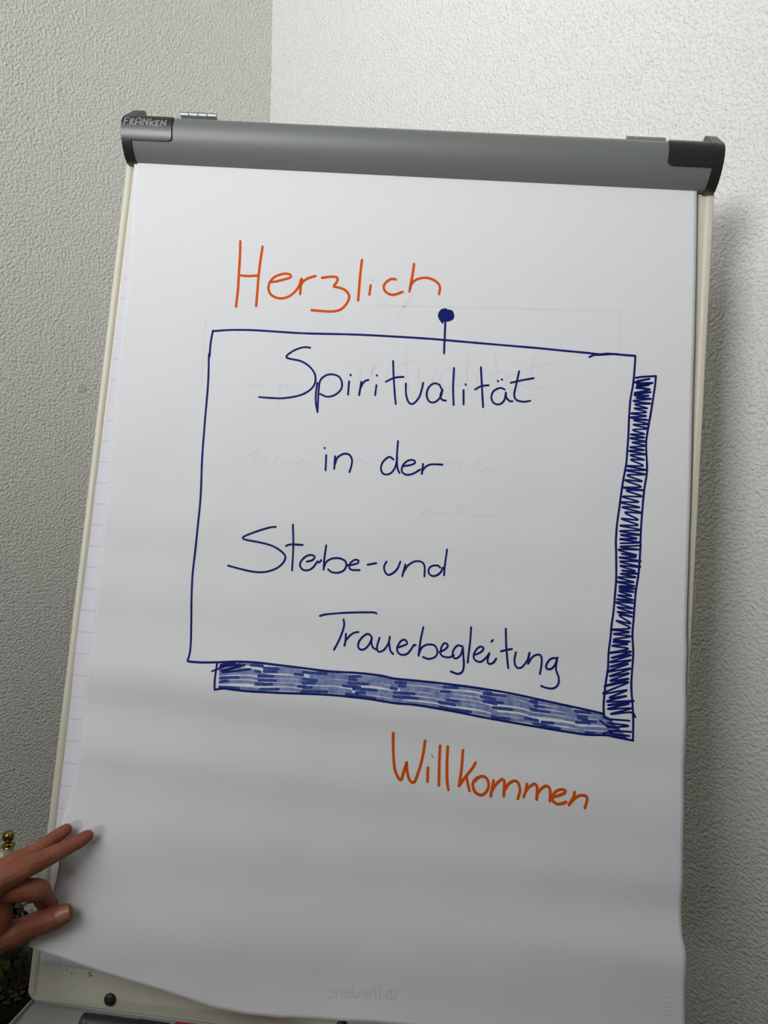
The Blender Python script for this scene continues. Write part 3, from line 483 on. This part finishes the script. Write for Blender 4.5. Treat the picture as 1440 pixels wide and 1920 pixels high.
for name, keys, width, lift, m, label in (
        ('handwriting', ['herzlich'], .0031, .00022, ORANGE, 'orange handwritten word at the top of the page'),
        ('handwriting', ['willkommen'], .0033, .00022, ORANGE, 'orange handwritten word at the bottom of the page'),
        ('handwriting', ['spiritualitaet'], .0024, .00022, BLUE, 'first blue handwritten line'),
        ('handwriting', [('in_der', 0, 4)], .0024, .00022, BLUE, 'first short blue word of the second line'),
        ('handwriting', [('in_der', 4, 99)], .0024, .00022, BLUE, 'second short blue word of the second line'),
        ('handwriting', [('stebe_und', 0, 8)], .0024, .00022, BLUE, 'hyphenated blue word of the third line'),
        ('handwriting', [('stebe_und', 8, 99)], .0024, .00022, BLUE, 'last blue word of the third line'),
        ('handwriting', ['trauerbegleitung'], .0024, .00022, BLUE, 'fourth blue handwritten line, slanting down'),
        ('drawn_frame', ['frame', 'pin_scribble'], .0025, .00026, BLUE, 'blue drawn note sheet with double right and lower edge'),
        ('drawn_shading', ['hatch_right', 'ticks'], .0021, .00030, BLUE, 'blue zigzag shading in the right edge'),
        ('drawn_wash', ['hatch_wash'], .0036, .00018, WASH, 'pale blue strokes filling the lower edge'),
        ('drawn_dash', ['hatch_dark'], .0030, .00024, MIDBLUE, 'dark blue dashes in the lower edge'),
        ('pen_dot', ['dots'], .0012, .00022, SMUDGE, 'tiny grey dots over the letter i'),
        ('show_through', ['ghost'], .0030, .00010, GHOST, 'faint grey writing showing through the paper'),
        ('show_through', ['ghost_red'], .0034, .00010, GHOST_RED, 'faint reddish writing showing through the paper'),
        ('watermark', ['watermark'], .0018, .00010, GHOST_MARK, 'faint mirrored print showing through the paper')):
    lines = [l for k in keys for l in (STROKES[k][1] if isinstance(k, str) else STROKES[k[0]][1][k[1]:k[2]])]
    word = link(name, *ribbons(lines, width, lift), m, top, smooth=False, label=label)
    if name not in ('handwriting', 'drawn_frame'): word['kind'] = 'stuff'
bl = STROKES['blob'][1][0]; ring = [(bl[i] / 1e4, bl[i + 1] / 1e4) for i in range(0, len(bl), 2)]
cx = sum(p[0] for p in ring) / len(ring); cy = sum(p[1] for p in ring) / len(ring)
link('pin_head', [P(cx, cy, .0003)] + [P(a, b, .0003) for a, b in ring], [[0, 1 + i, 1 + (i + 1) % len(ring)] for i in range(len(ring))], BLUE, top, smooth=False, label='solid blue pin head drawn above the frame')

# ---------------------------------------------------------------- marker pens in the tray
def marker(name, u0, u1, v, n, rad, body, cap_m, label, capped_left):
    t = thing(name, B((u0 + u1) / 2, v + rad, n), label, 'marker pen', None)
    link('barrel', *tube([B(u0, v, n), B(u0 + .002, v, n), B(u0 + (u1 - u0) * .62, v, n)], [rad * .82, rad, rad], 24), body, t)
    link('cap', *tube([B(u0 + (u1 - u0) * .62, v, n), B(u1 - .004, v, n), B(u1, v, n)], [rad * 1.06, rad * 1.02, rad * .8], 24), cap_m, t)
    return t
dm = marker('marker_pen', .078, .1765, H - .0032, .031, .0092, DARK_PLASTIC, DARK_PLASTIC, 'dark grey marker pen lying at the left end of the pen tray', True)
def on_barrel(u, a, rad): return B(u, H - .0032 - math.cos(a) * rad, .031 + math.sin(a) * rad)
def barrel_text(lines):
    parts = []
    for l in lines:
        V = []; q = smooth_line([(x, y, 0) for x, y in l], .0006)
        for i, p in enumerate(q):
            t = (q[min(len(q) - 1, i + 1)] - q[max(0, i - 1)]).normalized(); no = Vector((-t.y, t.x, 0)) * .0005
            for sgn in (1, -1):
                c = p + no * sgn; V.append(on_barrel(c.x, c.y / .0092, .0094))
        parts.append((V, [[2 * i, 2 * i + 1, 2 * i + 3, 2 * i + 2] for i in range(len(q) - 1)]))
    return join(*parts)
TX = [[(.0905, .006), (.0890, .0075), (.0900, .0092), (.0930, .0095), (.0950, .0080), (.0940, .0062), (.0905, .006)], [(.0945, .0086), (.0962, .0098)],
      [(.0830, .0055), (.0830, .0072), (.0845, .0072)], [(.0830, .0082), (.0850, .0086)], [(.0830, .0095), (.0850, .0098)]]
link('barrel_lettering', *barrel_text(TX), BLACK, dm, smooth=False, label='black printing')
marker('marker_pen', .1785, .310, H - .0050, .0300, .0095, RED, RED, 'red marker pen lying end to end with the dark grey one in the pen tray', True)

# ---------------------------------------------------------------- hand holding the corner of the page
def capsules(chains, k=20):
    V, F = [], []
    def ball(c, rr):
        bm = bmesh.new(); bmesh.ops.create_icosphere(bm, subdivisions=2, radius=rr); b0 = len(V)
        V.extend([v.co + c for v in bm.verts]); bm.verts.index_update(); F.extend([[b0 + v.index for v in q.verts] for q in bm.faces]); bm.free()
    for ch in chains:
        P_ = [Vector(p[:3]) for p in ch]; R = [p[3] for p in ch]
        for i in range(len(P_) - 1):
            m = max(2, int((P_[i + 1] - P_[i]).length / (.28 * min(R[i], R[i + 1]))))
            for j in range(m + (i == len(P_) - 2)):
                t = j / m; ball(P_[i].lerp(P_[i + 1], t), R[i] + (R[i + 1] - R[i]) * t)
    return V, F
def bend(ch):
    """round the joints of a finger and swell the knuckles a little"""
    P_ = [Vector(p) for p in ch]; out = []
    for i in range(len(P_) - 1):
        a = P_[i - 1] if i else P_[0] * 2 - P_[1]; b = P_[i]; c = P_[i + 1]; d_ = P_[i + 2] if i + 2 < len(P_) else P_[-1] * 2 - P_[-2]
        for j in range(3):
            t = j / 3; out.append(.5 * ((2 * b) + (c - a) * t + (2 * a - 5 * b + 4 * c - d_) * t * t + (3 * b - a - 3 * c + d_) * t ** 3))
    out.append(P_[-1]); return out
hd = {k: [tuple(p[:3]) + (p[3] * f_,) for p, f_ in zip(v, ([1.13] * (len(v) - 2) + [1.2, 1.28]) if k not in ('wrist', 'nail', 'web') else [1] * 9)] for k, v in HAND.items()}; V4 = lambda p: Vector(p)
wrist = V4(hd['wrist'][0])
def toward(a, b, t, rr): q = V4(a).lerp(V4(b), t); q[3] = rr; return q
palm_chains = [bend(hd['wrist'])]
for k, rr in (('index', .0135), ('middle', .0135), ('ring', .0125), ('little', .0115)):
    palm_chains.append([toward(hd[k][0], hd['wrist'][0], 1, .018), toward(hd[k][0], hd['wrist'][0], .5, rr + .003), V4(hd[k][0])])
palm_chains.append([toward(hd['thumb'][0], hd['wrist'][0], 1, .020), V4(hd['thumb'][0])])
palm_chains.append([toward(hd['thumb'][0], hd['index'][0], 0, .013), toward(hd['thumb'][0], hd['index'][0], .5, .010), toward(hd['thumb'][0], hd['index'][0], 1, .011)])
palm_chains.append([toward(hd['thumb'][1], hd['index'][0], .05, .010), toward(hd['thumb'][1], hd['index'][0], .5, .0075), toward(hd['thumb'][1], hd['index'][0], .95, .010)])
for a, b in (('index', 'middle'), ('middle', 'ring'), ('ring', 'little')):
    palm_chains.append([toward(hd[a][0], hd[b][0], 0, .010), toward(hd[a][0], hd[b][0], .5, .0095), toward(hd[a][0], hd[b][0], 1, .0095)])
palm_chains.append([V4(q) for q in hd['web']])
fingers = [bend(hd[k]) for k in ('thumb', 'index', 'middle', 'ring', 'little')]
hv, hf = capsules(palm_chains + fingers)
tmp = link('tmp', hv, hf, SKIN, origin=wrist.xyz)
rm = tmp.modifiers.new('r', 'REMESH'); rm.mode = 'VOXEL'; rm.voxel_size = .00085
sm = tmp.modifiers.new('s', 'SMOOTH'); sm.factor = .5; sm.iterations = 10
dg = bpy.context.evaluated_depsgraph_get(); dg.update()
hm = bpy.data.meshes.new_from_object(tmp.evaluated_get(dg)); bpy.data.objects.remove(tmp)
hm.polygons.foreach_set('use_smooth', [True] * len(hm.polygons)); hm.name = 'person'
# skin folds over the joints
folds = []
for k, joints in (('thumb', (3,)), ('index', (2, 3)), ('middle', (3, 5)), ('ring', (3, 4)), ('little', (2, 3))):
    for j in joints:
        q = [Vector(p[:3]) for p in hd[k]]; folds.append((q[j] - wrist.xyz, (q[min(j + 1, len(q) - 1)] - q[j - 1]).normalized(), hd[k][j][3]))
look = Vector((0, 0, 1.38))
norms = [v.normal.copy() for v in hm.vertices]
for v, no in zip(hm.vertices, norms):
    for c, a, rr in folds:
        dv = v.co - c
        if dv.length > rr * 1.9: continue
        face = max(0, no.dot((look - (v.co + wrist.xyz)).normalized()) + .25)
        d_ = dv.dot(a) + .0012 * noise.noise(v.co * 140)
        cut = sum(w * math.exp(-((d_ - s_) / .00075) ** 2) for s_, w in ((-.0034, .55), (-.0006, 1), (.0026, .7)))
        v.co -= no * (.00050 * cut * min(1, face)); v.co += no * (.0006 * math.exp(-(d_ / .006) ** 2) * min(1, face))
    v.co += no * .00025 * noise.noise(v.co * 260)
person = bpy.data.objects.new('person', hm); COL.objects.link(person); person.location = wrist.xyz
tag(person, 'left hand of a person pinching the lifted lower left corner of the page', 'person')
# thumb nail: a curved plate lying on the thumb's outer side
tp, tb = Vector(hd['thumb'][5][:3]), Vector(hd['thumb'][4][:3]); ax = (tp - tb).normalized()
nrm = (Vector((0, 0, 1.38)) - tp); nrm = (nrm - ax * nrm.dot(ax)).normalized()
tdir = (Vector((0, 0, 1)) - ax * ax.z); tdir = (tdir - nrm * tdir.dot(nrm)).normalized(); nrm = (nrm + tdir * .02).normalized(); side = ax.cross(nrm).normalized()
NV, NF = [], []; na, nb = 10, 12
for i in range(na + 1):
    for j in range(nb + 1):
        x = -1 + 2 * i / na; y = -1 + 2 * j / nb
        wdt = .0072 * (1 - .25 * max(0, -x) ** 3); ln = .0070 * (1 - .18 * y * y)
        xx = x * ln; ang = y * wdt / .0088; rr = .0109 - .0016 * (x * .5 + .5) ** 2 - .0007 * y ** 4
        NV.append(tp + ax * .0025 + ax * xx + nrm * (math.cos(ang) * rr) + side * (math.sin(ang) * rr))
NF = [[i * (nb + 1) + j, i * (nb + 1) + j + 1, (i + 1) * (nb + 1) + j + 1, (i + 1) * (nb + 1) + j] for i in range(na) for j in range(nb)]
nail = link('fingernail', NV, NF, NAIL, person, label='pale thumb nail')

# ---------------------------------------------------------------- post with brass finial by the left wall
kx, ky, kz = KNOB
st = thing('stand', (kx, ky, 0), 'cream post topped by a small brass ball finial behind the hand', 'stand')
link('post', *lathe((kx, ky, 0), [(.0095, .02), (.0095, kz - .034), (.0085, kz - .0205), (.0085, kz - .0190)], 20), CREAM_DARK, st)
link('foot', *lathe((kx, ky, 0), [(.055, 0), (.055, .012), (.02, .022)], 32), CREAM_DARK, st)
fin = link('finial', *lathe((kx, ky, kz), [(.0100, -.0190), (.0118, -.0178), (.0105, -.0160), (.0060, -.0148), (.0046, -.0130), (.0055, -.0105)] + [(.0104 * math.cos(a), .0104 * math.sin(a)) for a in [math.radians(-60 + 15 * k) for k in range(10)]] + [(.001, .0104)], 28), BRASS, st, label='polished brass ball on a round flange')
pr = Vector(POST_RAIL); c = Vector((kx, ky, pr.z))
link('rail', *tube([c + Vector((-.006, 0, .0)), c + Vector((-.45, -.10, -.004))], .0075, 16), CREAM_LIGHT, st)

# ---------------------------------------------------------------- potted plant
pc = Vector(PLANT_CENTER); pp = Vector(PLANT_POT)
TABLE_Z = pp.z - .085
plant = thing('potted_plant', (pc.x, pc.y, TABLE_Z), 'dark glossy leafy plant in an olive pot at the lower left edge', 'plant')
link('pot', *lathe((pc.x, pc.y, TABLE_Z), [(.030, .0), (.034, .002), (.043, .072), (.044, .080), (.040, .080), (.038, .06)], 28), POT, plant)
link('pot_rim', *lathe((pc.x, pc.y, TABLE_Z), [(.044, .074), (.0465, .077), (.0465, .086), (.044, .089), (.040, .087), (.040, .076)], 28), RIM, plant, label='brown rim')
link('stem', *tube([Vector((pc.x, pc.y, TABLE_Z + .05)), pc, pc + Vector((0, 0, .05))], [.034, .043, .040], 14), LEAF_DARK, plant, label='dark core of stems')
random.seed(11)
def leaf_mesh():
    V, F = [], []; n = 7
    for i in range(n + 1):
        t = i / n; w = .0095 * math.sin(math.pi * min(1, t * .93 + .07)) ** .8
        for j in (-1, -.5, 0, .5, 1):
            V.append((j * w, t * .030, -.0045 * (t - .35) ** 2 * 4 + .0022 * abs(j) - .0006))
    F = [[i * 5 + j, i * 5 + j + 1, (i + 1) * 5 + j + 1, (i + 1) * 5 + j] for i in range(n) for j in range(4)]
    return V, F
lv, lf = leaf_mesh(); leaf_data = []
for m in (LEAF_DARK, LEAF_GREEN, LEAF_BRONZE):
    me = bpy.data.meshes.new('leaf'); me.from_pydata(lv, [], lf); me.polygons.foreach_set('use_smooth', [True] * len(lf)); me.materials.append(m); leaf_data.append(me)
for k in range(230):
    zz = 1 - 2 * (k + .5) / 230; az = k * 2.39996
    rr = math.sqrt(1 - zz * zz); dirn = Vector((rr * math.cos(az), rr * math.sin(az), zz))
    size = Vector((.046, .046, .086)); 
    pos = pc + Vector((dirn.x * size.x, dirn.y * size.y, dirn.z * size.z - .004))
    if pos.z < TABLE_Z + .075: continue
    o = bpy.data.objects.new('leaf', random.choices(leaf_data, (5, 2, 3))[0]); COL.objects.link(o); o.parent = plant
    out = (dirn + Vector((0, 0, .25))).normalized(); upv = (out * .9 + Vector((random.uniform(-.5, .5), random.uniform(-.5, .5), random.uniform(-.1, .8)))).normalized()
    tip = Vector((-dirn.y * random.uniform(-1, 1), dirn.x * random.uniform(-1, 1), 1.0 - 1.1 * max(0, zz))); tip = (tip - out * tip.dot(out) + out * .28).normalized()
    x = tip.cross(out).normalized(); z = x.cross(tip)
    R3 = Matrix((x, tip, z)).transposed(); s = random.uniform(.65, 1.05)
    o.matrix_local = Matrix.Translation(pos - base_of(plant) - tip * .012 * s) @ R3.to_4x4() @ Matrix.Scale(s, 4)
table = thing('side_table', (pc.x, pc.y, 0), 'small white side table carrying the potted plant', 'table')
link('tabletop', *bevel_box((pc.x - .17, pc.y - .07, TABLE_Z - .022), (pc.x + .09, pc.y + .07, TABLE_Z), .004), WHITE_PAINT, table)
for x, y in ((-.155, -.055), (.075, -.055), (-.155, .055), (.075, .055)):
    link('leg', *bevel_box((pc.x + x - .012, pc.y + y - .012, 0), (pc.x + x + .012, pc.y + y + .012, TABLE_Z - .022), .002), WHITE_PAINT, table)
